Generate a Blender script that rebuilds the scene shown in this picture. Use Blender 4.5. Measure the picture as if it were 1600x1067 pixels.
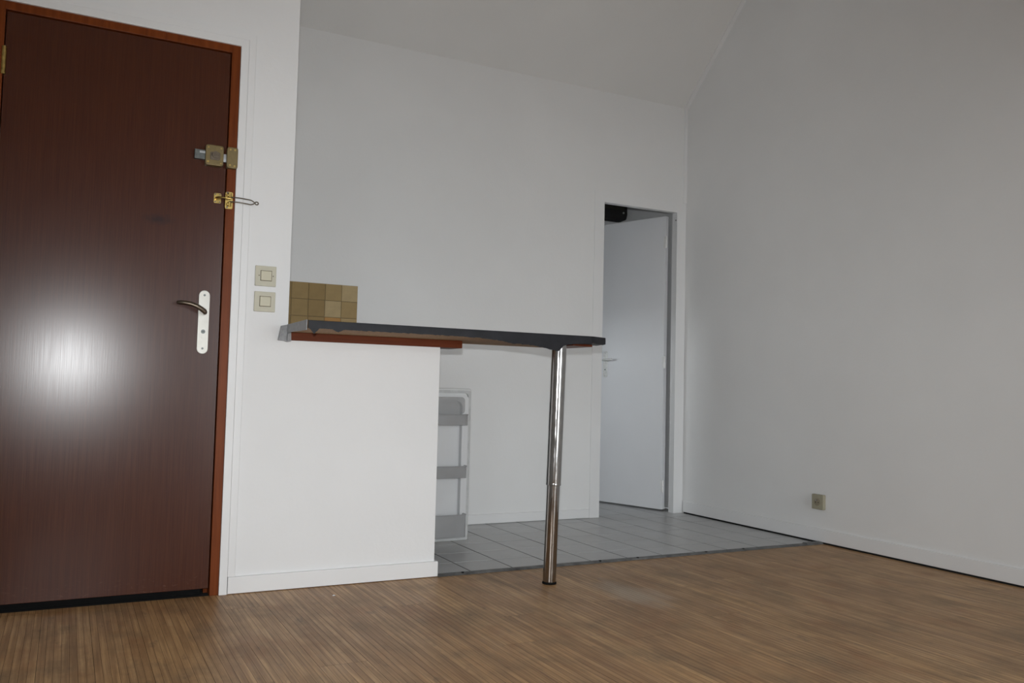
import bpy, bmesh, math, random
from mathutils import Vector, Matrix
random.seed(7)
for o in list(bpy.data.objects): bpy.data.objects.remove(o)
S = bpy.context.scene
COL = S.collection

# ------------------------------------------------------------------ camera
CAM = Vector((0, 0, .79))
RIGHT = Vector((0.88768867, -0.45980619, 0.02423013))
UP = Vector((-0.04631559, -0.03681145, 0.99824836))
FWD = Vector((0.45810883, 0.88725598, 0.0539733))
cd = bpy.data.cameras.new('camera'); cd.sensor_width = 36; cd.lens = 1341.14 / 1600 * 36
cd.clip_start = .02
cam = bpy.data.objects.new('camera', cd); COL.objects.link(cam)
cam.matrix_world = Matrix(((RIGHT.x, UP.x, -FWD.x, CAM.x), (RIGHT.y, UP.y, -FWD.y, CAM.y),
                           (RIGHT.z, UP.z, -FWD.z, CAM.z), (0, 0, 0, 1)))
S.camera = cam
S.view_settings.view_transform = 'Standard'; S.view_settings.look = 'None'
S.view_settings.exposure = -0.13; S.view_settings.gamma = 1.0; S.view_settings.use_curve_mapping = False

# ------------------------------------------------------------------ light: daylight outside, camera flash
W = bpy.data.worlds.new('daylight'); S.world = W; W.use_nodes = True
W.node_tree.nodes['Background'].inputs[0].default_value = (.90, .96, 1.0, 1)
W.node_tree.nodes['Background'].inputs[1].default_value = 11.5

def light(name, kind, loc, direction, energy, color):
    l = bpy.data.lights.new(name, kind); l.energy = energy; l.color = color
    o = bpy.data.objects.new(name, l); COL.objects.link(o); o.location = loc
    o.rotation_euler = Vector(direction).to_track_quat('-Z', 'Y').to_euler()
    return l, o
# the camera's pop-up flash, a few centimetres above the lens
fl, flo = light('camera_flash', 'SPOT', CAM + UP * .110, FWD - UP * .08, 196, (.96, .985, 1.0))
fl.spot_size = math.radians(98); fl.spot_blend = 1.0; fl.shadow_soft_size = .018
# the sky lights the room through its windows (portals only help the sampling)
WINS = [(1.55, 2.35, .12, 2.15), (2.45, 3.25, .12, 2.15)]
BWIN = (4.80, 5.20, .90, 1.32)  # unseen bathroom window, added to brighten the inner door
LWIN = (-1.75, -.75, .8, 2.1)
for x0, x1, z0, z1 in WINS:
    pl, po = light('window_portal', 'AREA', ((x0 + x1) / 2, -2.27, (z0 + z1) / 2), (0, 1, 0), 1, (1, 1, 1))
    pl.shape = 'RECTANGLE'; pl.size = x1 - x0; pl.size_y = z1 - z0; pl.cycles.is_portal = True
pl, po = light('window_portal', 'AREA', (-1.77, (LWIN[0] + LWIN[1]) / 2, (LWIN[2] + LWIN[3]) / 2), (1, 0, 0), 1, (1, 1, 1))
pl.shape = 'RECTANGLE'; pl.size = LWIN[1] - LWIN[0]; pl.size_y = LWIN[3] - LWIN[2]; pl.cycles.is_portal = True
pl, po = light('window_portal', 'AREA', (2.05, (BWIN[0] + BWIN[1]) / 2, (BWIN[2] + BWIN[3]) / 2), (1, 0, 0), 1, (1, 1, 1))  # portal of the added bathroom window
pl.shape = 'RECTANGLE'; pl.size = BWIN[1] - BWIN[0]; pl.size_y = BWIN[3] - BWIN[2]; pl.cycles.is_portal = True

# ------------------------------------------------------------------ materials
def lin(r, g, b):
    f = lambda c: c / 12.92 if c <= .04045 else ((c + .055) / 1.055) ** 2.4
    return (f(r / 255), f(g / 255), f(b / 255), 1)
class N:
    def __init__(s, name):
        s.m = bpy.data.materials.new(name); s.m.use_nodes = True
        s.t = s.m.node_tree; s.b = s.t.nodes['Principled BSDF']
    def n(s, kind, **kw):
        x = s.t.nodes.new(kind)
        for k, v in kw.items():
            if k.startswith('i_'):
                key = k[2:]; key = int(key) if key.isdigit() else key.replace('_', ' ')
                x.inputs[key].default_value = v
            else: setattr(x, k, v)
        return x
    def l(s, a, b): s.t.links.new(a, b)
    def set(s, **kw):
        for k, v in kw.items(): s.b.inputs[k.replace('_', ' ')].default_value = v
    def coords(s, scale=(1, 1, 1), kind='Object', loc=(0, 0, 0)):
        if kind == 'World': src = s.n('ShaderNodeNewGeometry').outputs['Position']
        else: src = s.n('ShaderNodeTexCoord').outputs[kind]
        mp = s.n('ShaderNodeMapping'); mp.inputs['Scale'].default_value = scale; mp.inputs['Location'].default_value = loc
        s.l(src, mp.inputs[0]); return mp.outputs[0]
    def noise(s, vec, scale, detail=4, rough=.6):
        x = s.n('ShaderNodeTexNoise', i_Scale=scale, i_Detail=detail, i_Roughness=rough); s.l(vec, x.inputs['Vector']); return x.outputs[0]
    def ramp(s, fac, stops):
        x = s.n('ShaderNodeValToRGB'); e = x.color_ramp.elements
        while len(e) < len(stops): e.new(.5)
        for el, (p, c) in zip(e, stops):
            el.position = p; el.color = c if len(c) == 4 else (*c, 1)
        s.l(fac, x.inputs[0]); return x.outputs[0]
    def mix(s, fac, a, b, mode='MIX'):
        x = s.n('ShaderNodeMix', data_type='RGBA', blend_type=mode)
        for sock, v in ((0, fac), (6, a), (7, b)):
            if hasattr(v, 'is_linked') or hasattr(v, 'links'): s.l(v, x.inputs[sock])
            else: x.inputs[sock].default_value = v
        return x.outputs[2]
    def math(s, op, a, b=0.0, clamp=False):
        x = s.n('ShaderNodeMath', operation=op, use_clamp=clamp)
        for i, v in enumerate((a, b)):
            if hasattr(v, 'links'): s.l(v, x.inputs[i])
            else: x.inputs[i].default_value = v
        return x.outputs[0]
    def color(s, c): s.l(c, s.b.inputs['Base Color'])
    def bump(s, h, strength=.3, dist=.002):
        x = s.n('ShaderNodeBump', i_Strength=strength, i_Distance=dist); s.l(h, x.inputs['Height']); s.l(x.outputs[0], s.b.inputs['Normal'])

def simple(name, col, rough=.5, metal=0, var=.12, scale=30, bump=0, **kw):
    q = N(name); q.set(Roughness=rough, Metallic=metal, **kw)
    v = q.noise(q.coords(), scale)
    lo = tuple(c * (1 - var) for c in col[:3]); hi = tuple(min(1, c * (1 + var)) for c in col[:3])
    q.color(q.ramp(v, [(.3, lo), (.7, hi)]))
    if bump: q.bump(v, bump, .001)
    return q.m

def paint(name, col, grain=140, strength=.35, rough=.55):
    q = N(name); q.set(Roughness=rough)
    v = q.coords(kind='World')
    big = q.noise(v, 1.3, 3); fine = q.noise(v, grain, 3); mid = q.noise(v, 22, 4)
    lo = tuple(c * .965 for c in col[:3]); hi = tuple(min(1, c * 1.02) for c in col[:3])
    q.color(q.ramp(big, [(.3, lo), (.7, hi)]))
    h = q.math('ADD', fine, q.math('MULTIPLY', mid, 1.6)); q.bump(h, strength, .0012)
    return q.m
M = {}
M['wall'] = paint('white_wall_paint', (.80, .80, .795))
M['wall_rough'] = paint('white_roller_paint', (.80, .80, .80), 90, .5, .6)
M['ceiling'] = paint('white_ceiling_paint', (.78, .775, .76))
M['gloss_white'] = paint('white_gloss_trim', (.80, .80, .80), 60, .15, .38)
M['white_door'] = paint('white_satin_door', (.77, .78, .80), 50, .12, .6)
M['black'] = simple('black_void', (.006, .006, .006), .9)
M['ground'] = simple('asphalt', (.10, .10, .10), .9, 0, .2, .5)
M['crack'] = simple('grey_paint_crack', (.22, .22, .22), .8)
M['rubber'] = simple('black_rubber', (.006, .006, .006), .9, Specular_IOR_Level=.1)

def wood_door():
    q = N('varnished_mahogany'); q.set(Roughness=.3, Specular_IOR_Level=.42)
    v = q.coords((42, 42, 1.1)); g = q.noise(v, 2.0, 6, .6)
    v2 = q.coords((160, 160, 2.5)); g2 = q.noise(v2, 2.0, 3)
    v3 = q.coords((5, 5, .5)); g3 = q.noise(v3, 1.5, 3)
    c = q.ramp(g, [(.25, (.050, .0105, .003)), (.55, (.068, .015, .004)), (.8, (.088, .0215, .006))])
    c = q.mix(q.math('MULTIPLY', g3, .55), c, (.042, .010, .005, 1))
    c = q.mix(.22, c, q.ramp(g2, [(.35, (.025, .006, .003)), (.65, (.095, .027, .009))]))
    # dark smudge where a sticker was peeled off
    pos = q.coords(kind='World', loc=(-.268, 0, -1.372), scale=(1, 1, 1))
    sm = q.n('ShaderNodeMapping'); sm.inputs['Scale'].default_value = (15, 0, 40); q.l(pos, sm.inputs[0])
    ln = q.n('ShaderNodeVectorMath', operation='LENGTH'); q.l(sm.outputs[0], ln.inputs[0])
    wob = q.math('ADD', ln.outputs['Value'], q.math('MULTIPLY', q.noise(q.coords(), 60), 1.6))
    f = q.ramp(wob, [(.55, (1, 1, 1)), (1.0, (0, 0, 0))])
    sc = q.n('ShaderNodeMath', operation='MULTIPLY'); sc.inputs[1].default_value = .8
    rr = q.n('ShaderNodeMapRange', i_1=.9, i_2=1.75, i_3=.75, i_4=0.0); q.l(wob, rr.inputs[0])
    c = q.mix(rr.outputs[0], c, (.022, .009, .009, 1))
    # scuffed lower edge
    z = q.n('ShaderNodeSeparateXYZ'); q.l(q.coords(kind='World'), z.inputs[0])
    low = q.n('ShaderNodeMapRange', i_1=.11, i_2=.04, i_3=0.0, i_4=1.0); q.l(z.outputs[2], low.inputs[0])
    sp = q.ramp(q.noise(q.coords((1, 1, 3)), 38, 6, .8), [(.56, (0, 0, 0)), (.66, (1, 1, 1))])
    c = q.mix(q.math('MULTIPLY', q.math('MULTIPLY', low.outputs[0], sp), .45), c, (.16, .07, .045, 1))
    q.color(c)
    q.l(q.math('ADD', q.math('MULTIPLY', g2, .08), .20), q.b.inputs['Roughness'])
    q.bump(g2, .10, .0004)
    return q.m
M['mahogany'] = wood_door()
def wood_simple(name, a, b, rough=.4, scale=(30, 30, 1.5), bump=.1):
    q = N(name); q.set(Roughness=rough, Specular_IOR_Level=.15)
    g = q.noise(q.coords(scale), 2.2, 6, .65)
    q.color(q.ramp(g, [(.3, a), (.7, b)])); q.bump(g, bump, .0005); return q.m
M['frame_wood'] = wood_simple('orange_brown_frame_wood', (.12, .026, .005), (.21, .050, .010), .36)
M['plank_wood'] = wood_simple('red_brown_shelf_wood', (.095, .021, .006), (.155, .036, .010), .45, (1.5, 30, 30))
M['chipboard'] = simple('raw_chipboard', (.36, .225, .115), .8, 0, .3, 160, .3)
M['bar_edge'] = simple('black_edging_tape', (.013, .0135, .0175), .5, 0, .35, 18, .06, Specular_IOR_Level=.3)
M['bar_top'] = simple('black_laminate', (.015, .015, .017), .3, 0, .2, 8)
M['grey_tape'] = simple('grey_cloth_tape', (.29, .295, .305), .5, 0, .2, 70, .35)
M['brass'] = simple('worn_brass', (.50, .36, .12), .3, 1, .3, 60, .1)
M['bronze_paint'] = simple('bronze_lacquer', (.20, .148, .062), .38, .35, .1, 60)
M['bronze'] = simple('dark_bronze', (.15, .12, .09), .35, .8, .2, 40)
M['steel'] = simple('dull_steel', (.45, .46, .47), .35, 1, .15, 80)
M['dark_steel'] = simple('grey_green_steel', (.13, .14, .135), .4, .6, .2, 80)
M['wire'] = simple('tarnished_wire', (.16, .14, .11), .4, .8, .2, 50)
M['champagne'] = simple('champagne_aluminium', (.56, .545, .50), .36, .3, .06, 30)
M['alu'] = simple('brushed_aluminium', (.70, .70, .68), .32, .55, .1, 60)
M['white_metal'] = simple('white_hinge_metal', (.78, .78, .77), .4)
M['switch_plate'] = simple('beige_switch_plastic', (.53, .50, .39), .42, 0, .04, 20)
M['switch_rocker'] = simple('yellowed_rocker_plastic', (.56, .52, .385), .38, 0, .04, 20)
M['switch_line'] = simple('brown_gap', (.12, .095, .06), .7)
M['outlet'] = simple('khaki_socket_plastic', (.35, .325, .235), .45, 0, .06, 20)
M['outlet_dark'] = simple('socket_recess', (.27, .235, .165), .6)
M['fridge_white'] = simple('fridge_white_plastic', (.70, .71, .705), .35, 0, .03, 6)
M['fridge_liner'] = simple('fridge_liner_plastic', (.66, .67, .68), .3, 0, .03, 6)
M['gasket'] = simple('pale_grey_gasket', (.52, .53, .53), .6)
def clear_grey():
    q = N('smoky_clear_plastic'); q.set(Roughness=.12, Alpha=.5, IOR=1.45); q.color(q.ramp(q.noise(q.coords(), 6), [(.3, (.40, .405, .41)), (.7, (.46, .465, .47))])); return q.m
M['clear'] = clear_grey()
M['clear_light'] = clear_grey(); M['clear_light'].node_tree.nodes['Principled BSDF'].inputs['Alpha'].default_value = .35
def chrome():
    q = N('worn_chrome'); q.set(Metallic=1.0, Roughness=.16)
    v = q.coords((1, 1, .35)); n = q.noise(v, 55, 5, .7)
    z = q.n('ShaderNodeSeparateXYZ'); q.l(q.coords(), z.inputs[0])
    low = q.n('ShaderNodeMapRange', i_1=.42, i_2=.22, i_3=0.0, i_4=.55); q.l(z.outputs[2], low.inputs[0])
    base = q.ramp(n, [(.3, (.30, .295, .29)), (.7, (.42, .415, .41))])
    q.color(q.mix(low.outputs[0], base, (.33, .27, .215, 1)))  # brownish reflection painted into the colour low on the leg
    q.l(q.ramp(n, [(.35, (.06,) * 3), (.75, (.22,) * 3)]), q.b.inputs['Roughness']); q.bump(n, .12, .0006)
    return q.m
M['chrome'] = chrome()
M['floor_tile'] = None
def tile_mat():
    q = N('pale_grey_floor_tile'); q.set(Roughness=.34)
    info = q.n('ShaderNodeObjectInfo')
    v = q.coords(kind='World'); n = q.noise(v, 9, 5, .7); n2 = q.noise(v, 2.2, 3)
    c = q.ramp(n, [(.3, (.45, .455, .46)), (.7, (.52, .525, .53))])
    c = q.mix(q.math('MULTIPLY', info.outputs['Random'], .25), c, (.40, .395, .385, 1))
    c = q.mix(q.math('MULTIPLY', n2, .3), c, (.42, .415, .40, 1))
    q.color(c); q.bump(n, .05, .001); return q.m
M['floor_tile'] = tile_mat()
M['grout'] = simple('dark_grey_grout', (.11, .11, .11), .9, 0, .3, 40)
M['wall_grout'] = simple('brown_wall_grout', (.19, .145, .085), .85, 0, .2, 50)
for i, c in enumerate([(.31, .21, .082), (.285, .19, .072), (.35, .245, .105), (.44, .33, .17), (.39, .28, .13), (.42, .22, .065)]):
    M['wt%d' % i] = simple('tan_wall_tile_%d' % i, c, .5, 0, .1, 14, 0, Specular_IOR_Level=.25)
M['threshold'] = simple('grey_threshold_metal', (.13, .13, .128), .5, .25, .4, 25, .2)
M['floor_gap'] = simple('dark_floor_joint', (.02, .014, .010), .9)
def plank_mat():
    q = N('worn_strip_parquet'); q.set(Specular_IOR_Level=.35)
    info = q.n('ShaderNodeObjectInfo'); rnd = info.outputs['Random']
    w = q.coords(kind='World')
    # strips across the board: each a little different
    att = q.n('ShaderNodeAttribute', attribute_name='strip')
    off = q.n('ShaderNodeCombineXYZ'); q.l(q.math('MULTIPLY', rnd, 37.0), off.inputs[1]); q.l(q.math('MULTIPLY', att.outputs['Fac'], 13.0), off.inputs[2])
    add = q.n('ShaderNodeVectorMath', operation='ADD'); q.l(w, add.inputs[0]); q.l(off.outputs[0], add.inputs[1])
    mp = q.n('ShaderNodeMapping'); mp.inputs['Scale'].default_value = (90, 2.2, 1); q.l(add.outputs[0], mp.inputs[0])
    streak = q.noise(mp.outputs[0], 1.0, 5, .65)
    mp2 = q.n('ShaderNodeMapping'); mp2.inputs['Scale'].default_value = (7, 2.6, 1); q.l(add.outputs[0], mp2.inputs[0])
    strip = q.noise(mp2.outputs[0], 1.0, 2)
    c = q.ramp(streak, [(.28, (.245, .130, .052)), (.5, (.405, .238, .108)), (.70, (.57, .365, .182))])
    tint = q.ramp(strip, [(.3, (.74, .67, .62)), (.5, (1, 1, 1)), (.72, (1.18, 1.15, 1.1))])
    c = q.mix(.75, c, q.mix(1.0, c, tint, 'MULTIPLY'))
    board = q.ramp(rnd, [(0, (.90, .86, .82)), (.5, (1, 1, 1)), (1, (1.06, 1.05, 1.0))])
    c = q.mix(1.0, c, board, 'MULTIPLY')
    # grey worn blotches and reddish patches where the varnish is left
    b1 = q.noise(q.coords((1.8, 1.1, 1), 'World'), 3.2, 5, .65)
    c = q.mix(q.math('MULTIPLY', q.ramp(b1, [(.48, (0, 0, 0)), (.68, (1, 1, 1))]), .62), c, (.205, .138, .080, 1))
    b2 = q.noise(q.coords((2.2, 1.2, 1), 'World', (7, 3, 0)), 3.0, 4, .6)
    c = q.mix(q.math('MULTIPLY', q.ramp(b2, [(.54, (0, 0, 0)), (.72, (1, 1, 1))]), .55), c, (.310, .135, .045, 1))
    b3 = q.noise(q.coords((10, 3.5, 1), 'World', (3, 9, 0)), 2.0, 4, .7)
    c = q.mix(q.math('MULTIPLY', q.ramp(b3, [(.60, (0, 0, 0)), (.70, (1, 1, 1))]), .5), c, (.140, .085, .045, 1))
    # pale scuffed patch in front of the tiled floor
    mp4 = q.n('ShaderNodeMapping'); mp4.inputs['Location'].default_value = (-1.99 * 5, -2.80 * 2.6, 0); mp4.inputs['Scale'].default_value = (5, 2.6, 0)
    q.l(w, mp4.inputs[0])
    ln = q.n('ShaderNodeVectorMath', operation='LENGTH'); q.l(mp4.outputs[0], ln.inputs[0])
    wob = q.math('ADD', ln.outputs['Value'], q.math('MULTIPLY', q.noise(q.coords((14, 4, 1), 'World'), 1.0), .9))
    r = q.n('ShaderNodeMapRange', i_1=.6, i_2=1.15, i_3=.85, i_4=0.0); q.l(wob, r.inputs[0])
    c = q.mix(r.outputs[0], c, (.46, .36, .26, 1))
    q.color(c)
    q.l(q.math('ADD', q.math('MULTIPLY', b1, .3), .30), q.b.inputs['Roughness'])
    q.bump(streak, .12, .0006)
    return q.m
M['plank'] = plank_mat()
def groove_mat():
    q = N('dirty_strip_joint'); q.set(Roughness=.9)
    n = q.noise(q.coords((40, 1.6, 1), 'World'), 1.0, 3)
    q.color(q.ramp(n, [(.36, (.025, .015, .009)), (.62, (.15, .095, .055))])); return q.m
M['groove'] = groove_mat()

# ------------------------------------------------------------------ mesh helpers
def bm_box(bm, a, b, bevel=0, seg=2):
    r = bmesh.ops.create_cube(bm, size=1); vs = r['verts']
    for v in vs:
        v.co = Vector([(a[i] + b[i]) / 2 + v.co[i] * (b[i] - a[i]) for i in range(3)])
    if bevel:
        es = list({e for v in vs for e in v.link_edges})
        bmesh.ops.bevel(bm, geom=es, offset=bevel, segments=seg, affect='EDGES', profile=.5)
def bm_prism(bm, pts, axis, lo, hi, bevel=0, seg=2):
    # pts are 2-D in the two remaining axes, in order
    idx = [i for i in range(3) if i != axis]
    def mk(p, h):
        c = [0, 0, 0]; c[axis] = h; c[idx[0]] = p[0]; c[idx[1]] = p[1]; return bm.verts.new(c)
    A = [mk(p, lo) for p in pts]; B = [mk(p, hi) for p in pts]
    fs = [bm.faces.new(A), bm.faces.new(B[::-1])]
    n = len(pts)
    for i in range(n): fs.append(bm.faces.new((A[i], B[i], B[(i + 1) % n], A[(i + 1) % n])))
    bmesh.ops.recalc_face_normals(bm, faces=fs)
    if bevel:
        es = list({e for f in fs for e in f.edges}); bmesh.ops.bevel(bm, geom=es, offset=bevel, segments=seg, affect='EDGES', profile=.5)
def bm_tube(bm, pts, rad, n=12, cap=True, flat=None):
    pts = [Vector(p) for p in pts]; rads = rad if isinstance(rad, (list, tuple)) else [rad] * len(pts)
    rings = []; prev = None
    for i, p in enumerate(pts):
        t = (pts[min(i + 1, len(pts) - 1)] - pts[max(i - 1, 0)]).normalized()
        if prev is None:
            a = Vector((0, 0, 1)) if abs(t.z) < .9 else Vector((1, 0, 0))
            u = (a - t * a.dot(t)).normalized()
        else: u = (prev - t * prev.dot(t)).normalized()
        prev = u; w = t.cross(u)
        k = flat or (1, 1)
        rings.append([bm.verts.new(p + rads[i] * (u * k[0] * math.cos(2 * math.pi * j / n) + w * k[1] * math.sin(2 * math.pi * j / n))) for j in range(n)])
    fs = []
    for a, b in zip(rings, rings[1:]):
        for j in range(n): fs.append(bm.faces.new((a[j], a[(j + 1) % n], b[(j + 1) % n], b[j])))
    if cap: fs.append(bm.faces.new(rings[0][::-1])); fs.append(bm.faces.new(rings[-1]))
    bmesh.ops.recalc_face_normals(bm, faces=fs)
def bm_cyl(bm, c, axis, r, lo, hi, n=20, r2=None):
    p0 = list(c); p1 = list(c); p0[axis] = lo; p1[axis] = hi
    bm_tube(bm, [p0, p1], [r, r2 if r2 is not None else r], n)
def rounded(x0, x1, y0, y1, r, n=6):
    out = []
    for cx, cy, a0 in ((x1 - r, y1 - r, 0), (x0 + r, y1 - r, 90), (x0 + r, y0 + r, 180), (x1 - r, y0 + r, 270)):
        for k in range(n + 1):
            a = math.radians(a0 + 90 * k / n); out.append((cx + r * math.cos(a), cy + r * math.sin(a)))
    return out
def smooth(me, ang=40):
    for p in me.polygons: p.use_smooth = True
    try: me.set_sharp_from_angle(angle=math.radians(ang))
    except Exception: pass
def weighted(o):
    w = o.modifiers.new('weighted normals', 'WEIGHTED_NORMAL'); w.keep_sharp = True; w.weight = 100
def obj(name, bm, mat, parent=None, origin=None, sm=True):
    me = bpy.data.meshes.new(name); bm.to_mesh(me); bm.free()
    for m in (mat if isinstance(mat, list) else [mat]): me.materials.append(m)
    if sm: smooth(me)
    o = bpy.data.objects.new(name, me); COL.objects.link(o)
    if sm: weighted(o)
    base = Vector(parent['_o']) if parent is not None and '_o' in parent else Vector((0, 0, 0))
    if parent is not None:
        o.parent = parent
    if origin is None:      # vertices are in world coordinates: shift them to the parent's frame
        if base.length: me.transform(Matrix.Translation(-base))
        o['_o'] = tuple(base)
    else:
        me.transform(Matrix.Translation(-Vector(origin))); o.location = Vector(origin) - base; o['_o'] = tuple(origin)
    return o
def tag(o, label, cat, group=None, kind=None):
    o['label'] = label; o['category'] = cat
    if group: o['group'] = group
    if kind: o['kind'] = kind
    return o
def thing(name, loc, label, cat, group=None, kind=None):
    o = bpy.data.objects.new(name, None); COL.objects.link(o); o.location = loc; o.empty_display_size = .1; o['_o'] = tuple(loc)
    return tag(o, label, cat, group, kind)
def box(name, a, b, mat, parent=None, bevel=0, seg=2, **k):
    bm = bmesh.new(); bm_box(bm, a, b, bevel, seg); return obj(name, bm, mat, parent, **k)
def prism(name, pts, axis, lo, hi, mat, parent=None, bevel=0, **k):
    bm = bmesh.new(); bm_prism(bm, pts, axis, lo, hi, bevel); return obj(name, bm, mat, parent, **k)
def struct(o, label, cat): return tag(o, label, cat, kind='structure')

# ------------------------------------------------------------------ sizes of the place
D = 3.35        # face of the entry wall and of the half wall
YB = 4.525      # face of the wall at the back of the kitchen corner
XR = 3.623      # face of the right-hand wall
H = 3.4         # flat ceiling
XL, YR = -1.7, -2.2
XP = .751       # free edge of the full-height part of the entry wall
XE = 1.39       # end of the half wall

# ------------------------------------------------------------------ shell
struct(prism('wall_front', [(.545, 0), (XE, 0), (XE, .953), (XP, .953), (XP, H), (XL, H), (XL, 0), (-.28, 0), (-.28, 2.082), (.545, 2.082)], 1, D, D + .1, M['wall_rough'], sm=False),
       'white painted wall with the entrance door, stepping down to a half wall', 'wall')
struct(prism('wall_back', [(.6, 0), (2.935, 0), (2.935, 2.02), (3.58, 2.02), (3.58, 0), (3.76, 0), (3.76, 2.78), (.6, 2.78)], 1, YB, YB + .085, M['wall'], sm=False),
       'white wall behind the kitchen corner with the inner doorway', 'wall')
struct(box('wall_right', (XR, YR, -.02), (XR + .1, YB, H + .1), M['wall'], sm=False), 'tall white wall on the right with a wall socket', 'wall')
struct(box('wall_nook', (.56, D + .1, 0), (.66, YB, H), M['wall'], sm=False), 'white side wall of the kitchen corner behind the entry wall', 'wall')
def wall_with_holes(bm, axis, lo, hi, a0, a1, h, holes):
    """upright wall slab with rectangular openings; axis is the thin direction"""
    cuts = sorted({a0, a1, *[q for w in holes for q in w[:2]]})
    for p, q in zip(cuts, cuts[1:]):
        w = [k for k in holes if k[0] <= p + 1e-6 and q <= k[1] + 1e-6]
        for z0, z1 in ([(0, w[0][2]), (w[0][3], h)] if w else [(0, h)]):
            A, B = ((p, lo, z0), (q, hi, z1)) if axis == 1 else ((lo, p, z0), (hi, q, z1)); bm_box(bm, A, B)
bm = bmesh.new(); wall_with_holes(bm, 0, XL - .14, XL, YR - .14, D + .1, H, [LWIN])
struct(obj('wall_left', bm, M['wall'], sm=False), 'white wall with a window on the left outside the picture', 'wall')
wn = thing('window_4', (XL - .09, -1.25, LWIN[2]), 'white framed window in the left wall outside the picture', 'window', kind='structure')
for a, b in (((LWIN[0], LWIN[2]), (LWIN[0] + .05, LWIN[3])), ((LWIN[1] - .05, LWIN[2]), (LWIN[1], LWIN[3])), ((LWIN[0] + .05, LWIN[2]), (LWIN[1] - .05, LWIN[2] + .05)), ((LWIN[0] + .05, LWIN[3] - .05), (LWIN[1] - .05, LWIN[3])), ((-1.285, LWIN[2] + .05), (-1.215, LWIN[3] - .05))):
    box('window_frame', (XL - .12, a[0], a[1]), (XL - .07, b[0], b[1]), M['gloss_white'], wn, .003)
bm = bmesh.new(); wall_with_holes(bm, 1, YR - .14, YR, XL, XR, H, WINS)
struct(obj('wall_rear', bm, M['wall'], sm=False), 'white wall with two windows behind the photographer', 'wall')
for k, (x0, x1, z0, z1) in enumerate(WINS):
    wn = thing('window_%d' % (k + 1), ((x0 + x1) / 2, YR - .09, z0), 'tall white framed window behind the photographer, ' + ('nearer the middle of the wall' if k == 0 else 'nearer the right wall'), 'window', kind='structure')
    for a, b in (((x0, z0), (x0 + .05, z1)), ((x1 - .05, z0), (x1, z1)), ((x0 + .05, z0), (x1 - .05, z0 + .05)), ((x0 + .05, z1 - .05), (x1 - .05, z1)), (((x0 + x1) / 2 - .035, z0 + .05), ((x0 + x1) / 2 + .035, z1 - .05))):
        box('window_frame', (a[0], YR - .12, a[1]), (b[0], YR - .07, b[1]), M['gloss_white'], wn, .003)
struct(box('ceiling', (XL, YR, H), (XR, 3.9, H + .1), M['ceiling'], sm=False), 'white flat ceiling above the room', 'ceiling')
struct(box('ground', (-60, -60, -3.2), (60, 60, -3.0), M['ground'], sm=False), 'grey street far below the windows', 'ground')
struct(box('landing_blocker', (-.6, D + .1, -.05), (.56, D + .16, 2.3), M['black'], sm=False), 'black panel added behind the entrance door against light leaks', 'wall')  # unseen black panel and slab, added to stop light leaking under the door
struct(box('sill_blocker', (-.28, D, -.05), (.545, D + .1, -.0005), M['black'], sm=False), 'black slab added under the entrance door against light leaks', 'floor')
SL = .96
prism_pts = [(YB, 2.69), (YB + .08, 2.69), (3.86, H + .1), (YB - (H - 2.69) / SL, H)]
struct(prism('ceiling_slope', prism_pts, 0, .66, XR, M['ceiling'], sm=False), 'white sloping attic ceiling above the kitchen corner', 'ceiling')
# bathroom beyond the inner door
struct(box('wall_bathroom_back', (2.1, 5.4, 0), (3.66, 5.5, 2.7), M['wall'], sm=False), 'pale wall at the back of the room beyond the inner door', 'wall')
bm = bmesh.new(); wall_with_holes(bm, 0, 2.0, 2.1, YB + .085, 5.5, 2.7, [BWIN])
struct(obj('wall_bathroom_left', bm, M['wall'], sm=False), 'pale left wall of the room beyond the inner door', 'wall')
wn = thing('window_3', (2.05, 5.02, BWIN[2]), 'small unseen window added beyond the inner door to brighten it', 'window', kind='structure')
for a, b in (((BWIN[0], BWIN[2]), (BWIN[0] + .04, BWIN[3])), ((BWIN[1] - .04, BWIN[2]), (BWIN[1], BWIN[3])), ((BWIN[0] + .04, BWIN[2]), (BWIN[1] - .04, BWIN[2] + .04)), ((BWIN[0] + .04, BWIN[3] - .04), (BWIN[1] - .04, BWIN[3]))):
    box('window_frame', (2.02, a[0], a[1]), (2.06, b[0], b[1]), M['gloss_white'], wn, .003)  # frame of the added unseen window
struct(box('wall_bathroom_right', (3.66, YB + .085, 0), (3.76, 5.5, 2.7), M['wall'], sm=False), 'pale right wall of the room beyond the inner door', 'wall')
struct(box('ceiling_bathroom', (2.1, YB + .085, 2.5), (3.66, 5.4, 2.6), M['ceiling'], sm=False), 'white ceiling of the room beyond the inner door', 'ceiling')

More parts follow.
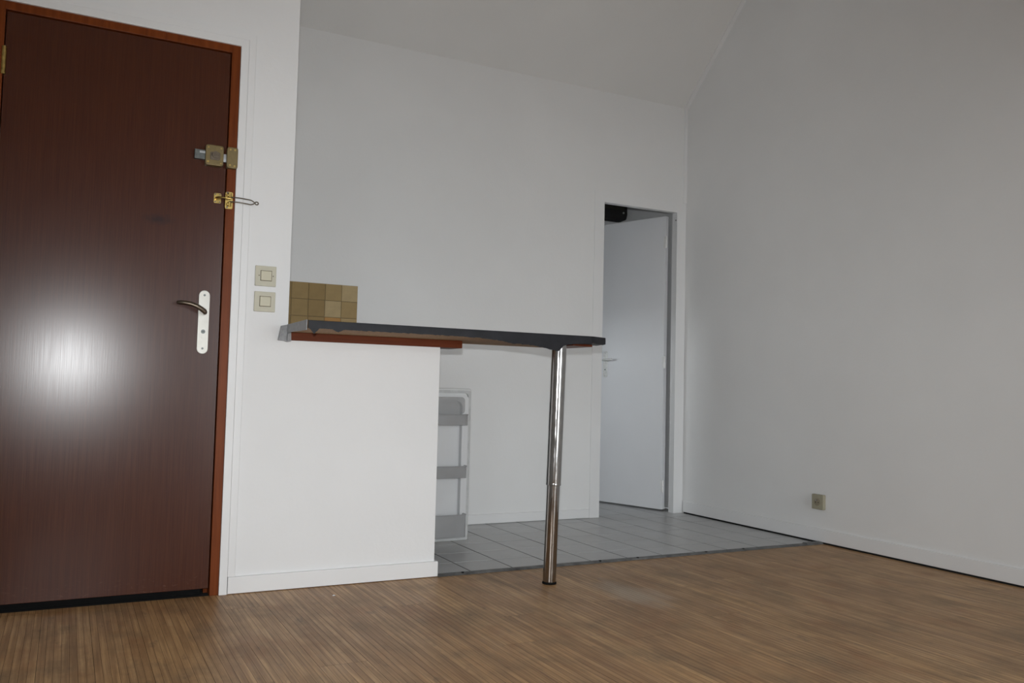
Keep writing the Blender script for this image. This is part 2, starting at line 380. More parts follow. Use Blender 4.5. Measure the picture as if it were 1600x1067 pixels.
# ------------------------------------------------------------------ strip parquet floor
floor = struct(box('floor', (XL, YR, -.05), (XR, D, -.009), M['floor_gap'], sm=False), 'worn brown strip wood floor of the main room', 'floor')
PW, NS = .14, 7
def plank_mesh(x0, x1, L):
    n = max(1, round((x1 - x0) / (PW / NS))); sw = (x1 - x0) / n; g = .0008
    vs, fs, mats, st = [], [], [], []
    def quad(a, b, c, d, m, s):
        i = len(vs); vs.extend((a, b, c, d)); fs.append((i, i + 1, i + 2, i + 3)); mats.append(m); st.append(s)
    e = .0005
    for k in range(n):
        l, r = x0 + k * sw, x0 + (k + 1) * sw
        a = l + (e if k == 0 else g / 2); b = r - (e if k == n - 1 else g / 2)
        quad((a, e, 0), (b, e, 0), (b, L - e, 0), (a, L - e, 0), 0, k / n + .01)
        if k: quad((l - g / 2, e, -.0008), (l + g / 2, e, -.0008), (l + g / 2, L - e, -.0008), (l - g / 2, L - e, -.0008), 1, 0)
    for (p, q) in (((x0 + e, e), (x1 - e, e)), ((x1 - e, e), (x1 - e, L - e)), ((x1 - e, L - e), (x0 + e, L - e)), ((x0 + e, L - e), (x0 + e, e))):
        quad((p[0], p[1], -.009), (q[0], q[1], -.009), (q[0], q[1], 0), (p[0], p[1], 0), 1, 0)
    me = bpy.data.meshes.new('plank'); me.from_pydata(vs, [], fs)
    me.materials.append(M['plank']); me.materials.append(M['groove'])
    at = me.attributes.new('strip', 'FLOAT', 'FACE')
    for i, p in enumerate(me.polygons): p.material_index = mats[i]; at.data[i].value = st[i]
    return me
cache = {}
x = 1.642 - PW * 24
col = 0
seam = {1.642: 2.29, 1.222: 2.385, .662: 2.405}
rp = random.Random(5)
while x < XR - .01:
    x0, x1 = max(x, XL), min(x + PW, XR - .004)
    s0 = next((v for k, v in seam.items() if abs(k - x) < .01), None)
    if s0 is None: s0 = rp.uniform(1.3, 3.1)
    y = s0 - 1.8 * 3
    if x1 - x0 > .01:
        while y < D:
            y0, y1 = max(y, YR), min(y + 1.8, D - .001)
            if y1 - y0 > .02:
                key = (round(x1 - x0, 3), round(y1 - y0, 3))
                if key not in cache: cache[key] = plank_mesh(0, x1 - x0, y1 - y0)
                o = bpy.data.objects.new('plank', cache[key]); COL.objects.link(o); o.parent = floor; o.location = (x0, y0, 0)
            y += 1.8
    x += PW

# ------------------------------------------------------------------ tiled kitchen floor
tf = struct(box('floor_kitchen', (.66, D, -.05), (3.66, 5.4, -.0009), M['grout'], sm=False), 'pale grey tiled floor of the kitchen corner', 'floor')
TP = .2045; TX0 = 1.578; TY0 = 3.578; cache = {}
def tile_mesh(w, h):
    bm = bmesh.new(); e = .0012
    v = [bm.verts.new(c) for c in ((0, 0, -.008), (w, 0, -.008), (w, h, -.008), (0, h, -.008), (e, e, 0), (w - e, e, 0), (w - e, h - e, 0), (e, h - e, 0))]
    bm.faces.new(v[4:8])
    for i in range(4): bm.faces.new((v[i], v[(i + 1) % 4], v[4 + (i + 1) % 4], v[4 + i]))
    me = bpy.data.meshes.new('tile'); bm.to_mesh(me); bm.free(); me.materials.append(M['floor_tile']); return me
for i in range(-5, 14):
    for j in range(-2, 12):
        a, b = TX0 + i * TP, TX0 + (i + 1) * TP; c, d = TY0 + j * TP, TY0 + (j + 1) * TP
        a, b, c, d = max(a, .66), min(b, 3.66), max(c, D + .012), min(d, 5.4)
        if d < YB + .09: b = min(b, XR - .004)
        if b - a < .02 or d - c < .02: continue
        key = (round(b - a - .0055, 4), round(d - c - .0035, 4))
        if key not in cache: cache[key] = tile_mesh(*key)
        o = bpy.data.objects.new('tile', cache[key]); COL.objects.link(o); o.parent = tf; o.location = (a + .0027, c + .0017, random.uniform(-.0003, .0003))
        o.rotation_euler = (random.uniform(-.001, .001), random.uniform(-.001, .001), 0)
# worn metal strip between the two floors
ts = thing('trim_1', (2.4, D, 0), 'dented grey metal threshold strip between tiles and wood floor', 'threshold', kind='structure')
bm = bmesh.new(); pts = []
n = 46; xa, xb = XE + .012, XR - .105; rt = random.Random(3); rows = []
for k in range(n + 1):
    xx = xa + (xb - xa) * k / n; w = rt.uniform(-.002, .002); dn = -.003 if rt.random() < .16 else 0
    rows.append([bm.verts.new(c) for c in ((xx, D - .020 + w, .0004), (xx, D - .014 + w, .007 + dn), (xx, D + .006, .009 + dn * .6), (xx, D + .018 + w * .5, .0065), (xx, D + .021, .0004))])
for a, b in zip(rows, rows[1:]):
    for q in range(4): bm.faces.new((a[q], a[q + 1], b[q + 1], b[q]))
obj('strip', bm, M['threshold'], ts)
bm = bmesh.new(); bm_prism(bm, [(D - .024, .0005), (D - .014, .011), (D + .012, .012), (D + .024, .0005)], 0, XR - .125, XR - .012); obj('end_piece', bm, M['threshold'], ts)
for xx in (1.52, 2.21, 2.42, 2.83, 3.07): 
    bm = bmesh.new(); bm_cyl(bm, (xx, D - .004, 0), 2, .006, .005, .0105, 10); obj('screw', bm, M['black'], ts)

# ------------------------------------------------------------------ skirting boards
def skirt(name, pts, label):
    bm = bmesh.new()
    for a, b, bev in pts: bm_box(bm, a, b, bev)
    return struct(obj(name, bm, M['gloss_white']), label, 'skirting board')
bm = bmesh.new(); bm_prism(bm, [(.563, D + .002), (.563, D - .013), (XE + .013, D - .013), (XE + .013, D + .1), (XE + .001, D + .1), (XE + .001, D + .002)], 2, .002, .064, .0025)
struct(obj('baseboard_front', bm, M['gloss_white']), 'white painted skirting board along the half wall', 'skirting board')
skirt('baseboard_back', [((.66, YB - .011, .003), (2.895, YB + .002, .056), .0025)], 'white painted skirting board under the kitchen back wall')
skirt('baseboard_right', [((XR - .010, YR, .009), (XR + .002, YB - .016, .078), .003)], 'white painted skirting board along the tall right wall')
struct(box('shadow_gap_strip', (XR - .004, YR, -.004), (XR + .002, YB - .02, .0095), M['black'], sm=False), 'black strip painted as the shadow gap under the right wall skirting board', 'shadow gap')  # black strip stands in for the shade in the gap under the skirting

# ------------------------------------------------------------------ entrance door
FD = D - .006
fr = thing('trim_2', (.12, D, 0), 'orange-brown wooden frame around the entrance door', 'door frame', kind='structure')
box('jamb', (.500, FD, 0), (.532, D + .09, 2.062), M['frame_wood'], fr, .002)
box('jamb', (-.275, FD, 0), (-.243, D + .09, 2.062), M['frame_wood'], fr, .002)
box('head', (-.275, FD + .001, 2.037), (.532, D + .09, 2.068), M['frame_wood'], fr, .002)
box('stop', (.486, D + .052, 0), (.5005, D + .085, 2.037), M['frame_wood'], fr)
box('stop', (-.2435, D + .052, 0), (-.229, D + .085, 2.037), M['frame_wood'], fr)
kp = prism('keeper', rounded(.4935, .5335, 1.588, 1.668, .008), 1, FD - .024, FD + .001, M['bronze_paint'], fr, .003)
for xx, zz in ((.505, 1.599), (.522, 1.597), (.505, 1.658), (.522, 1.658)):
    bm = bmesh.new(); bm_cyl(bm, (xx, 0, zz), 1, .0036, FD - .0255, FD - .022, 12); obj('screw', bm, M['brass'], kp)
# swing-bar guard on the frame
gp = prism('guard_plate', rounded(.4965, .5245, 1.437, 1.502, .006), 1, FD - .003, FD + .001, M['brass'], fr, .0008)
for zz in (1.487, 1.453):
    bm = bmesh.new(); bm_cyl(bm, (.511, FD - .010, 0), 2, .0075, zz - .008, zz + .008, 14); obj('knuckle', bm, M['brass'], gp)
    bm = bmesh.new(); bm_box(bm, (.502, FD - .016, zz - .004), (.511, FD - .002, zz + .004), .001); obj('lug', bm, M['brass'], gp)
for zz in (1.4425, 1.4975):
    bm = bmesh.new(); bm_cyl(bm, (.504, 0, zz), 1, .004, FD - .0045, FD - .002, 10); obj('screw', bm, M['wire'], gp)
bm = bmesh.new()
yg = FD - .022
path = [(.511, FD - .010, 1.481), (.525, yg + .006, 1.480), (.545, yg, 1.4795), (.575, yg, 1.4775), (.588, yg, 1.476), (.5965, yg, 1.472), (.601, yg, 1.4675), (.5965, yg, 1.462), (.588, yg, 1.459), (.575, yg, 1.4605), (.545, yg, 1.4625), (.525, yg + .006, 1.4635), (.511, FD - .010, 1.464)]
bm_tube(bm, path, .0021, 8)
obj('swing_bar', bm, M['wire'], gp)
bm = bmesh.new()
ring = [(.609 + .0062 * math.cos(a), yg, 1.4665 + .0052 * math.sin(a)) for a in [2 * math.pi * k / 16 for k in range(17)]]
bm_tube(bm, ring, .0022, 8); bm_tube(bm, [(.599, yg, 1.4675), (.604, yg, 1.4668)], .003, 8)
obj('bar_eye', bm, M['wire'], gp)

dr = thing('door_1', (.128, D + .004, 0), 'dark varnished mahogany entrance door with lever handle and rim lock', 'door', kind='structure')
box('leaf', (-.240, D + .004, .026), (.4965, D + .048, 2.0345), M['mahogany'], dr, .0015)
box('draught_strip', (-.240, D + .012, .003), (.470, D + .05, .0262), M['rubber'], dr, .001)
for zz in (1.86, .30):
    bm = bmesh.new(); bm_cyl(bm, (-.2415, D - .004, 0), 2, .0075, zz - .048, zz + .048, 14); obj('hinge', bm, M['brass'], dr)
LF = D + .004
# handle plate
hp = prism('handle_plate', rounded(.4195, .4585, .888, 1.124, .0194, 10), 1, LF - .007, LF + .0005, M['champagne'], dr, .0018)
for zz in (1.106, .908):
    bm = bmesh.new(); bm_cyl(bm, (.439, 0, zz), 1, .0042, LF - .0084, LF - .006, 12); obj('screw', bm, M['dark_steel'], hp)
bm = bmesh.new(); bm_cyl(bm, (.439, 0, 1.043), 1, .0125, LF - .016, LF - .006, 20); obj('rosette', bm, M['champagne'], hp)
bm = bmesh.new()
bm_tube(bm, [(.4395, LF - .010, 1.041), (.4395, LF - .036, 1.041), (.436, LF - .046, 1.043), (.425, LF - .051, 1.051), (.408, LF - .052, 1.061), (.388, LF - .051, 1.068), (.366, LF - .049, 1.071), (.350, LF - .043, 1.0715), (.343, LF - .034, 1.072)],
        [.0088, .0088, .0092, .0085, .0078, .0074, .0072, .0072, .0055], 14, flat=(1.05, .85))
obj('lever', bm, M['bronze'], hp)
bm = bmesh.new(); bm_cyl(bm, (.439, 0, .9705), 1, .0078, LF - .0095, LF - .006, 18); obj('cylinder', bm, M['dark_steel'], hp)
bm = bmesh.new(); bm_prism(bm, rounded(.4345, .4435, .945, .968, .004), 1, LF - .0092, LF - .006); obj('cylinder_body', bm, M['champagne'], hp)
bm = bmesh.new(); bm_box(bm, (.4345, LF - .0101, .9695), (.4435, LF - .009, .9715)); obj('keyhole', bm, M['black'], hp)
# rim lock
rl = prism('rim_lock', rounded(.418, .4825, 1.591, 1.668, .008), 1, LF - .030, LF + .0005, M['bronze_paint'], dr, .003)
for xx, zz in ((.4275, 1.603), (.473, 1.601), (.4275, 1.657), (.473, 1.657)):
    bm = bmesh.new(); bm_cyl(bm, (xx, 0, zz), 1, .0042 if zz < 1.62 and xx < .45 else .003, LF - .0315, LF - .028, 12); obj('screw', bm, M['brass'], rl)
bm = bmesh.new(); bm_prism(bm, rounded(.434, .470, 1.611, 1.641, .006), 1, LF - .0325, LF - .028, .001); obj('cylinder_guard', bm, M['bronze'], rl)
bm = bmesh.new(); bm_cyl(bm, (.453, 0, 1.630), 1, .0125, LF - .040, LF - .030, 22); obj('cylinder', bm, M['bronze'], rl)
bm = bmesh.new(); bm_cyl(bm, (.453, 0, 1.630), 1, .0085, LF - .041, LF - .039, 22); obj('cylinder_core', bm, M['bronze'], rl)
bm = bmesh.new(); bm_box(bm, (.381, LF - .020, 1.612), (.419, LF + .0005, 1.647), .0015); obj('bolt_tail', bm, M['dark_steel'], rl)
bm = bmesh.new(); bm_box(bm, (.398, LF - .0212, 1.634), (.419, LF - .019, 1.642), .0005); obj('tail_rib', bm, M['steel'], rl)
bm = bmesh.new(); bm_box(bm, (.481, LF - .021, 1.611), (.4965, LF - .004, 1.641), .001); obj('bolt', bm, M['steel'], rl)
# guard catch
gc = prism('guard_catch', rounded(.457, .4835, 1.456, 1.494, .005), 1, LF - .004, LF + .0005, M['brass'], dr, .001)
for xx, zz in ((.462, 1.461), (.4785, 1.461), (.462, 1.489), (.4785, 1.489)):
    bm = bmesh.new(); bm_cyl(bm, (xx, 0, zz), 1, .0028, LF - .0055, LF - .003, 10); obj('screw', bm, M['wire'], gc)
bm = bmesh.new(); bm_tube(bm, [(.467, LF - .002, 1.4735), (.467, LF - .018, 1.4735), (.472, LF - .030, 1.4735), (.486, LF - .037, 1.4728), (.503, LF - .039, 1.472), (.512, LF - .039, 1.4715)], [.0055, .005, .0045, .0042, .004, .0046], 12)
obj('catch_hook', bm, M['brass'], gc)

# white moulding round the entrance door
cs = thing('trim_3', (.56, D, 0), 'white painted moulding around the entrance door frame', 'door casing', kind='structure')
def ubox(name, i, o, y0, bev):
    # i / o : inner and outer offsets from the opening edge on the three sides
    bm = bmesh.new(); pts = [(.532 + i, 0.0), (.532 + o, 0.0), (.532 + o, 2.066 + o), (-.275 - o, 2.066 + o), (-.275 - o, 0.0), (-.275 - i, 0.0), (-.275 - i, 2.066 + i), (.532 + i, 2.066 + i)]
    bm_prism(bm, pts, 1, y0, D + .001, bev); return obj(name, bm, M['gloss_white'], cs)
ubox('casing_board', 0, .029, D - .014, .002)
bm = bmesh.new(); pts = [(.5615, .064), (.588, .064), (.588, 2.122), (-.331, 2.122), (-.331, .064), (-.3045, .064), (-.3045, 2.0955), (.5615, 2.0955)]
bm_prism(bm, pts, 1, D - .011, D + .001, .002); obj('casing_bead', bm, M['gloss_white'], cs)
bm = bmesh.new(); bm_box(bm, (.588, D - .0006, .064), (.5896, D + .001, 2.1235)); bm_box(bm, (-.333, D - .0006, 2.122), (.588, D + .001, 2.1235)); obj('joint_crack', bm, M['crack'], cs, sm=False)

# ------------------------------------------------------------------ inner door and its frame
bf = thing('trim_4', (3.25, YB, 0), 'white painted flat frame around the inner doorway', 'door casing', kind='structure')
bm = bmesh.new(); bm_prism(bm, [(2.9, 0), (2.9, 2.045), (3.619, 2.045), (3.619, 0), (3.546, 0), (3.546, 1.979), (2.972, 1.979), (2.972, 0)], 1, YB - .004, YB + .001, .0015)
obj('casing', bm, M['gloss_white'], bf)
bm = bmesh.new(); bm_prism(bm, [(2.93, 0), (2.93, 2.02), (3.585, 2.02), (3.585, 0), (3.549, 0), (3.549, 1.982), (2.969, 1.982), (2.969, 0)], 1, YB - .002, YB + .052, .001)
obj('jamb', bm, M['gloss_white'], bf)
bm = bmesh.new(); bm_cyl(bm, (3.5495, YB + .012, 1.93), 0, .004, 3.546, 3.5498, 10); obj('screw', bm, M['black'], bf)
hx, hy = 3.545, YB + .076
d2 = thing('door_2', (hx, hy, .0), 'flat white inner door standing open into the next room', 'door', kind='structure')
WID = .585
# built closed along -x from the hinge, then swung open
def dpart(name, bm, mat, parent=None):
    me = bpy.data.meshes.new(name); bm.to_mesh(me); bm.free(); me.materials.append(mat); smooth(me)
    o = bpy.data.objects.new(name, me); COL.objects.link(o); o.parent = parent or d2; weighted(o); return o
bm = bmesh.new(); bm_box(bm, (-WID, -.019, .012), (-.021, .019, 1.968), .0015); dpart('leaf', bm, M['white_door'])
for zz in (1.79, .985, .165):
    bm = bmesh.new(); bm_cyl(bm, (-.012, -.018, 0), 2, .008, zz - .04, zz - .001, 14); bm_cyl(bm, (-.012, -.018, 0), 2, .008, zz + .001, zz + .04, 14)
    bm_box(bm, (-.030, -.0212, zz - .036), (-.012, -.0185, zz + .036)); dpart('hinge', bm, M['white_metal'])
bm = bmesh.new(); bm_prism(bm, rounded(-.530, -.492, .880, 1.062, .016), 1, -.025, -.0188, .0015); bh = dpart('handle_plate', bm, M['alu'])
bm = bmesh.new(); bm_tube(bm, [(-.511, -.02, 1.002), (-.511, -.050, 1.002), (-.507, -.060, 1.002), (-.498, -.064, 1.002), (-.46, -.062, 1.004), (-.425, -.058, 1.006)], [.0085, .008, .008, .0078, .0075, .0068], 12)
dpart('lever', bm, M['alu'], bh)
bm = bmesh.new(); bm_cyl(bm, (-.511, 0, .935), 1, .004, -.0265, -.0245, 10); dpart('keyhole', bm, M['black'], bh)
for zz in (1.050, .892):
    bm = bmesh.new(); bm_cyl(bm, (-.511, 0, zz), 1, .0035, -.0262, -.0245, 10); dpart('screw', bm, M['steel'], bh)
d2.rotation_euler = (0, 0, -math.radians(72.5))

# joint strips in the corner above the inner door and along the slope
struct(box('trim_5', (XR - .026, YB - .005, 2.047), (XR + .001, YB + .001, 2.688), M['gloss_white'], None, .002), 'thin white vertical cover strip above the inner doorway', 'cover strip')
bm = bmesh.new()
c0 = Vector((XR - .024, YB, 2.69)); c1 = Vector((XR - .024, YB - .7 / SL, 3.39)); nrm = Vector((0, -SL, -1)).normalized()
bm_prism(bm, [(c0.y, c0.z), (c1.y, c1.z), (c1.y + nrm.y * .005, c1.z + nrm.z * .005), (c0.y + nrm.y * .005 - .001, c0.z + nrm.z * .005)], 0, XR - .03, XR)
struct(obj('trim_6', bm, M['gloss_white']), 'thin white cover strip along the sloping ceiling corner', 'cover strip')

# ------------------------------------------------------------------ tan tiles on the back wall
sp = thing('wall_tiling', (1.0, YB, .9), 'patch of tan ceramic wall tiles above the bar counter', 'wall tiles')
box('grout_bed', (.66, YB - .005, .88), (1.3815, YB + .001, 1.3215), M['wall_grout'], sp, sm=False)
TS = .0895
pick = {(0, 0): 3, (1, 1): 3, (0, 1): 2, (1, 0): 2, (2, 1): 1, (1, 2): 5, (2, 0): 1, (3, 0): 0, (0, 2): 4}
tmesh = {}
for i in range(9):
    for j in range(5):
        x1 = 1.381 - i * TS; x0 = max(x1 - TS + .002, .66); z1 = 1.321 - j * TS; z0 = z1 - TS + .002
        if x1 - x0 < .01: continue
        mi = pick.get((i, j), random.choice((0, 1, 2, 0, 1)))
        key = (mi, round(x1 - x0, 3))
        if key not in tmesh:
            bm = bmesh.new(); bm_box(bm, (0, 0, 0), (x1 - x0, .005, z1 - z0), .0012, 1)
            me = bpy.data.meshes.new('tile'); bm.to_mesh(me); bm.free(); me.materials.append(M['wt%d' % mi]); tmesh[key] = me
        o = bpy.data.objects.new('tile', tmesh[key]); COL.objects.link(o); o.parent = sp; o.location = Vector((x0, YB - .0075, z0)) - Vector((1.0, YB, .9))

# ------------------------------------------------------------------ bar counter
BY, BZ0, BZ1 = 3.03, .985, 1.0115
bar = thing('bar_counter', (1.4, 3.3, 0), 'black-edged bar counter on the half wall, propped on a chrome leg', 'counter')
outline = [(.752, BY), (1.945, BY), (2.035, BY + .045), (2.045, BY + .075), (2.045, 3.56), (.757, 3.56), (.757, D - .01), (.748, D - .002)]
box('support_plank', (.757, D - .004, .9532), (1.49, D + .13, .9848), M['plank_wood'], bar, .0012)['label'] = 'red-brown wooden plank'
prism('top', outline, 2, BZ0, BZ1, [M['chipboard']], bar, sm=False)
prism('laminate', [(a, b) for a, b in outline], 2, BZ1, BZ1 + .001, M['bar_top'], bar, sm=False)
def band(name, pts, mat, seed, z0=BZ0 - .0005, z1=BZ1 + .0015, th=.0022, jag=.0012, n=30, sag=None):
    rs = random.Random(seed); bm = bmesh.new(); P = [Vector((p[0], p[1], 0)) for p in pts]; Ls = [0]
    for a, b in zip(P, P[1:]): Ls.append(Ls[-1] + (b - a).length)
    ss = sorted(set([Ls[-1] * k / n for k in range(n + 1)] + Ls)); rows = []
    for s in ss:
        i = max(j for j in range(len(P) - 1) if Ls[j] <= s + 1e-9)
        t = (P[i + 1] - P[i]).normalized(); nr = Vector((t.y, -t.x, 0)); p = P[i] + t * (s - Ls[i])
        if 0 < i and abs(s - Ls[i]) < 1e-9: nr = (nr + Vector(((P[i] - P[i - 1]).normalized().y, -(P[i] - P[i - 1]).normalized().x, 0))).normalized()
        sg = sag(p.x) if sag else 0
        zl = z0 + rs.uniform(-jag, jag) - sg; o1 = th + rs.uniform(0, .00012)
        Z = lambda z: Vector((0, 0, z))
        prof = [p - nr * .015 + Z(z1), p + nr * (o1 * .5) + Z(z1 + .0002), p + nr * o1 + Z(z1 - .0012), p + nr * (o1 + .0003) + Z((z0 + z1) / 2), p + nr * o1 + Z(z0 + .002), p + nr * (o1 - sg * .1) + Z(zl), p + nr * (o1 - .0012 - sg * .1) + Z(zl), p + nr * (.0006) + Z(z0 + .002), p + nr * (.0006) + Z(z1 - .0008), p - nr * .015 + Z(z1 - .0006)]
        rows.append([bm.verts.new(v) for v in prof])
    m = len(rows[0]); fs = []
    for a, b in zip(rows, rows[1:]):
        for q in range(m): fs.append(bm.faces.new((a[q], a[(q + 1) % m], b[(q + 1) % m], b[q])))
    fs.append(bm.faces.new(rows[0])); fs.append(bm.faces.new(rows[-1][::-1])); bmesh.ops.recalc_face_normals(bm, faces=fs)
    return obj(name, bm, mat, bar)
def tip(x0, depth, w): return lambda x: max(0, depth * (1 - abs(x - x0) / w))
t1, t2 = tip(.772, .020, .018), tip(.858, .010, .022)
band('edging_tape', [(.750, BY), (.949, BY)], M['bar_edge'], 4, n=60, th=.0026, jag=.0006, sag=lambda x: max(t1(x), t2(x)))
SAG = [(1.2, 0), (1.33, .001), (1.44, .003), (1.52, .010), (1.56, .017), (1.575, .020), (1.59, .018), (1.665, .021), (1.705, .028), (1.75, .036), (1.775, .039), (1.787, .036), (1.802, .018), (1.83, .010), (1.86, .006), (1.95, .003)]
def sag_right(x):
    for (xa_, a_), (xb_, b_) in zip(SAG, SAG[1:]):
        if xa_ <= x <= xb_: return a_ + (b_ - a_) * (x - xa_) / (xb_ - xa_)
    return 0
band('edging_tape', [(.947, BY), (1.938, BY)], M['bar_edge'], 9, n=110, th=.0016, sag=sag_right)
band('edging_tape', [(1.937, BY), (1.946, BY), (2.035, BY + .045), (2.045, BY + .075), (2.045, 3.56)], M['bar_edge'], 11, n=30, th=.0024, jag=.0016)
# black tape stuck under the counter near the leg
prism('underside_tape', [(1.50, BY + .002), (1.944, BY + .002), (2.032, BY + .047), (2.042, BY + .20), (1.86, BY + .24), (1.64, BY + .16), (1.46, BY + .06)], 2, BZ0 - .0012, BZ0 + .0002, M['bar_edge'], bar, sm=False)
prism('underside_board', [(1.88, BY + .05), (2.0, BY + .09), (2.0, BY + .30), (1.88, BY + .30)], 2, BZ0 - .011, BZ0, M['plank_wood'], bar, sm=False)
# grey tape at the free left end, folded down over the plank and on to the wall
bm = bmesh.new()
bm_prism(bm, [(BY + .002, BZ1 + .003), (D - .012, BZ1 + .002), (D - .003, .948), (D - .030, .952), (D - .034, .978), (D - .09, .9815), (D - .2, .979), (BY + .004, .978)], 0, .744, .7478, .0008)
bm_prism(bm, [(.712, .951), (.722, BZ1 - .004), (.7478, BZ1 + .002), (.760, BZ1 - .010), (.762, .949), (.748, .946), (.735, .950)], 1, D - .0185, D - .0005, .002)
obj('corner_tape', bm, M['grey_tape'], bar)
# telescopic chrome leg, leaning very slightly
b0 = Vector((1.778, 3.062, 0)); b1 = Vector((1.803, 3.064, BZ0))
ax = lambda t: b0.lerp(b1, t / BZ0)
def rod(name, prof, mat, n=40):
    bm = bmesh.new(); bm_tube(bm, [ax(z) for z, _ in prof], [r for _, r in prof], n); return obj(name, bm, mat, lg, None)
lg = None
bm = bmesh.new(); pr = [(.400, .0265), (.400, .0298), (.4025, .0302), (.60, .0302), (.955, .0302), (.9835, .0302)]
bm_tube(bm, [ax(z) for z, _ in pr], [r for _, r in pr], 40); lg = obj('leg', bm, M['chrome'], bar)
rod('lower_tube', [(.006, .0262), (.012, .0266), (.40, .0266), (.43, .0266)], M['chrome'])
rod('foot', [(0, .0285), (.003, .0292), (.008, .0285), (.0095, .027)], M['rubber'])
rod('collar', [(.396, .0272), (.397, .0308), (.404, .0308), (.4055, .0303)], M['chrome'])
bm = bmesh.new(); bm_cyl(bm, (1.803, 3.085, 0), 2, .05, BZ0 - .004, BZ0, 28); obj('fixing_plate', bm, M['dark_steel'], lg)

# ------------------------------------------------------------------ small fridge, door open
FX1, FY0, FY1, FH = 1.275, 3.46, 3.915, .835
fg = thing('fridge', (1.05, 3.7, 0), 'small white fridge behind the half wall with its shelved door open', 'fridge')
bm = bmesh.new()
for a, b in (((.80, FY0, .035), (FX1, FY0 + .03, FH)), ((.80, FY1 - .03, .035), (FX1, FY1, FH)), ((.80, FY0, .035), (.83, FY1, FH)), ((.80, FY0, .035), (FX1, FY1, .075)), ((.80, FY0, FH - .05), (FX1, FY1, FH))): bm_box(bm, a, b)
obj('body', bm, M['fridge_white'], fg, sm=False)
for xx in (.83, 1.24):
    for yy in (FY0 + .03, FY1 - .03):
        bm = bmesh.new(); bm_cyl(bm, (xx, yy, 0), 2, .016, 0, .037, 14); obj('foot', bm, M['rubber'], fg)
for zz in (.30, .52): box('glass_shelf', (.84, FY0 + .03, zz), (1.24, FY1 - .03, zz + .006), M['clear'], fg)
dY = 3.865       # inner face of the open door
dx0, dx1, dz0, dz1 = 1.285, 1.780, .040, .782
fdo = box('door', (dx0, dY, dz0), (dx1, dY + .045, dz1), M['fridge_white'], fg, .010, 3)
bm = bmesh.new()
o1 = rounded(dx0 + .008, dx1 - .010, dz0 + .010, dz1 - .010, .012); i1 = rounded(dx0 + .022, dx1 - .024, dz0 + .024, dz1 - .024, .016)
def ringprism(bm, o, i, y0, y1):
    n = len(o); V = [[bm.verts.new((p[0], y, p[1])) for p in c] for c, y in ((o, y0), (i, y0), (i, y1), (o, y1))]
    fs = []
    for a in range(4):
        for k in range(n): fs.append(bm.faces.new((V[a][k], V[a][(k + 1) % n], V[(a + 1) % 4][(k + 1) % n], V[(a + 1) % 4][k])))
    bmesh.ops.recalc_face_normals(bm, faces=fs)
ringprism(bm, o1, i1, dY - .012, dY + .001); obj('gasket', bm, M['gasket'], fdo)
# moulded liner: raised rim with two upright ribs and a recessed back
bm = bmesh.new()
o2 = rounded(dx0 + .030, dx1 - .032, dz0 + .026, dz1 - .034, .02); i2 = rounded(dx0 + .062, dx1 - .064, dz0 + .058, dz1 - .062, .03)
ringprism(bm, o2, i2, dY - .034, dY + .001)
obj('liner', bm, M['fridge_liner'], fdo)
bm = bmesh.new(); bm_box(bm, (dx0 + .055, dY - .004, dz0 + .05), (dx1 - .057, dY + .001, dz1 - .055), .002); obj('liner_back', bm, M['fridge_liner'], fdo)
for zz in (.63, .385, .13):   # small shelf supports moulded in the ribs
    bm = bmesh.new(); bm_box(bm, (dx1 - .080, dY - .03, zz - .018), (dx1 - .062, dY - .002, zz + .018), .004); obj('shelf_support', bm, M['fridge_liner'], fdo)
def bin_(z0, z1, zb, dep):
    # an open tray hung on the door: front, two ends, floor
    x0, x1 = dx0 + .045, dx1 - .047; bm = bmesh.new(); th = .004; yf = dY - .03 - dep; n = 6; r = .022
    path = [(x1, dY - .004), (x1, yf + r)] + [(x1 - r + r * math.cos(a), yf + r - r * math.sin(a)) for a in [math.pi / 2 * k / n for k in range(1, n + 1)]]
    path += [(x0 + r - r * math.sin(a), yf + r - r * math.cos(a)) for a in [math.pi / 2 * k / n for k in range(0, n + 1)]] + [(x0, dY - .004)]
    inner = []
    cx, cy = (x0 + x1) / 2, (yf + dY) / 2
    for px, py in path: inner.append((px - th * (1 if px > cx else -1), py + (th if py < dY - .01 else 0)))
    m = len(path); V = [[bm.verts.new((p[0], p[1], z)) for p in c] for c, z in ((path, z0), (path, z1), (inner, z1), (inner, z0 + th))]
    fs = []
    for a in range(3):
        for k in range(m - 1): fs.append(bm.faces.new((V[a][k], V[a][k + 1], V[a + 1][k + 1], V[a + 1][k])))
    fs.append(bm.faces.new(V[0])); fs.append(bm.faces.new(V[3])); bmesh.ops.recalc_face_normals(bm, faces=fs)
    t = obj('door_shelf', bm, M['clear'], fdo)
    bm = bmesh.new(); bm_tube(bm, [(px, py, z1) for px, py in path], .0028, 8); obj('shelf_rim', bm, M['clear'], fdo)
bm = bmesh.new(); bm_prism(bm, rounded(dx0 + .055, dx1 - .058, .657, .740, .02), 1, dY - .05, dY - .047); obj('compartment_lid', bm, M['clear_light'], fdo)
bin_(.604, .655, .6, .05); bin_(.352, .408, .35, .05); bin_(.072, .178, .07, .055)

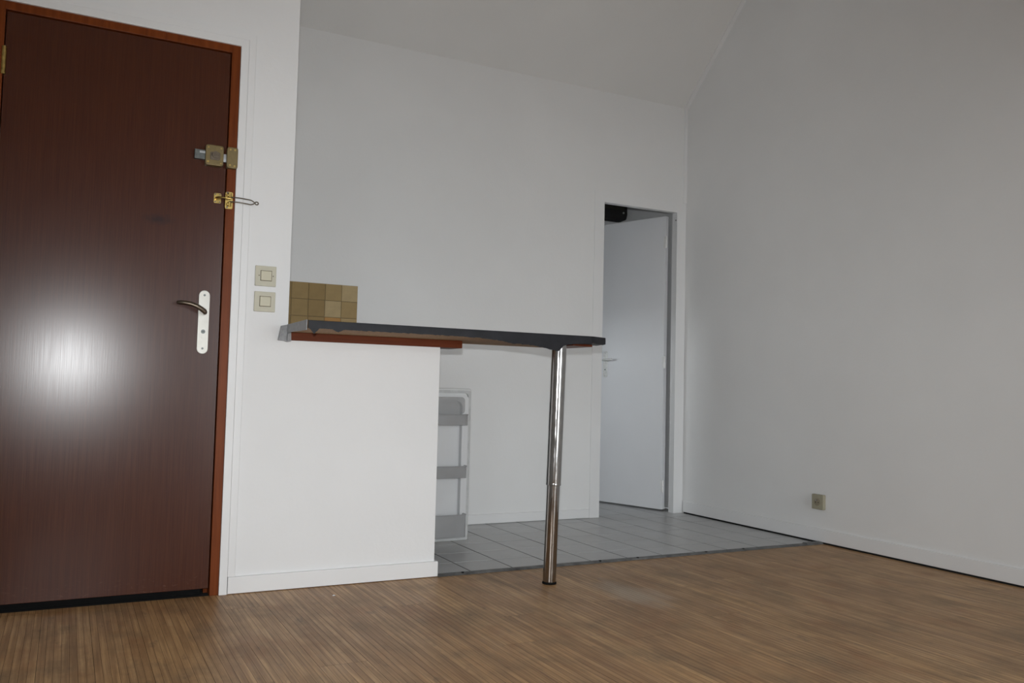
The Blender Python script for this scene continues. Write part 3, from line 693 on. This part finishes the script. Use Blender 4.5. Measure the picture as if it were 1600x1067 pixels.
# ------------------------------------------------------------------ switches and socket
def switch(x0, x1, z0, z1, label, screws):
    t = thing('light_switch', ((x0 + x1) / 2, D, z0), label, 'light switch', 'light switches beside the entrance door')
    prism('plate', rounded(x0, x1, z0, z1, .003), 1, D - .009, D + .0005, M['switch_plate'], t, .0018)
    cx, cz = (x0 + x1) / 2 + .001, (z0 + z1) / 2 + .001
    box('rocker_surround', (cx - .0215, D - .0096, cz - .020), (cx + .0215, D - .006, cz + .020), M['switch_line'], t)
    bm = bmesh.new(); bm_box(bm, (cx - .0198, D - .0135, cz - .0183), (cx + .0198, D - .008, cz + .0183), .002)
    obj('rocker', bm, M['switch_rocker'], t)
    for sx in (-1, 1):
        bm = bmesh.new(); bm_cyl(bm, (cx + sx * .0265, 0, cz), 1, .0022, D - .0098, D - .008, 10)
        obj('screw', bm, M['switch_line'] if screws else M['switch_rocker'], t)
switch(.6185, .697, 1.156, 1.2335, 'upper beige switch with two dark screws, beside the entrance door', True)
switch(.6185, .697, 1.058, 1.1345, 'lower beige switch without visible screws, under the other switch', False)
so = thing('wall_socket', (XR, 3.362, .18), 'khaki surface socket low on the right wall', 'socket')
prism('plate', [(p[0], p[1]) for p in rounded(3.324, 3.402, .180, .259, .005)], 0, XR - .022, XR + .0005, M['outlet'], so, .003)
bm = bmesh.new(); bm_cyl(bm, (0, 3.363, .2195), 0, .020, XR - .0235, XR - .020, 24); obj('socket_face', bm, M['outlet_dark'], so)
for yy in (-.0095, .0095):
    bm = bmesh.new(); bm_cyl(bm, (0, 3.363 + yy, .2175), 0, .0028, XR - .0242, XR - .022, 10); obj('contact_hole', bm, M['black'], so)
bm = bmesh.new(); bm_cyl(bm, (0, 3.363, .2295), 0, .0026, XR - .034, XR - .022, 10); obj('earth_pin', bm, M['steel'], so)

# ------------------------------------------------------------------ crumb of paint on the floor
bm = bmesh.new(); vs = [bm.verts.new(p) for p in ((0, 0, .0002), (.013, .004, .0002), (.009, .012, .0002), (.002, .010, .0002), (.004, .005, .004), (.008, .007, .003))]
for f in ((0, 1, 4), (1, 5, 4), (1, 2, 5), (2, 3, 5), (3, 4, 5), (3, 0, 4), (0, 3, 2, 1)): bm.faces.new([vs[i] for i in f])
pf = obj('paint_flake', bm, M['gloss_white'], None, sm=False); pf.location = (.915, 3.178, 0)
tag(pf, 'tiny white flake of paint on the wood floor below the half wall', 'paint flake')

# ------------------------------------------------------------------ dark heater high on the bathroom wall
ht = thing('wall_heater', (3.4, 5.3, 2.03), 'dark brown bar heater high on the wall beyond the inner door', 'heater')
M['heater'] = simple('dark_olive_enamel', (.035, .032, .022), .4, .2, .2, 20)
M['heater_end'] = simple('black_plastic', (.010, .009, .009), .5)
hy0, hy1 = 5.2, 5.4; zz0 = 2.05
prof = [(hy0 + .015, zz0), (hy0, zz0 + .035), (hy0 + .004, zz0 + .10), (hy0 + .04, zz0 + .16), (hy1, zz0 + .16), (hy1, zz0 + .02), (hy0 + .09, zz0 - .005)]
prism('housing', prof, 0, 3.05, 3.60, M['heater'], ht, .006)
prism('end_cap', [(a, b) for a, b in prof], 0, 3.602, 3.622, M['heater_end'], ht, .008)
prism('reflector', [(hy0 + .008, zz0 - .002), (hy0 - .003, zz0 + .03), (hy0 - .003, zz0 + .065), (hy0 + .02, zz0 + .065), (hy0 + .08, zz0 - .01)], 0, 3.06, 3.595, M['heater_end'], ht)
for yy, zz, xx in ((hy0 - .003, zz0 + .045, 3.58), (hy0 + .012, zz0 + .125, 3.545)):
    bm = bmesh.new(); bm_cyl(bm, (xx, 0, zz), 1, .007, yy - .006, yy + .012, 10); obj('screw', bm, M['alu'], ht)

# tidy helper property
for o in bpy.data.objects:
    if '_o' in o: del o['_o']
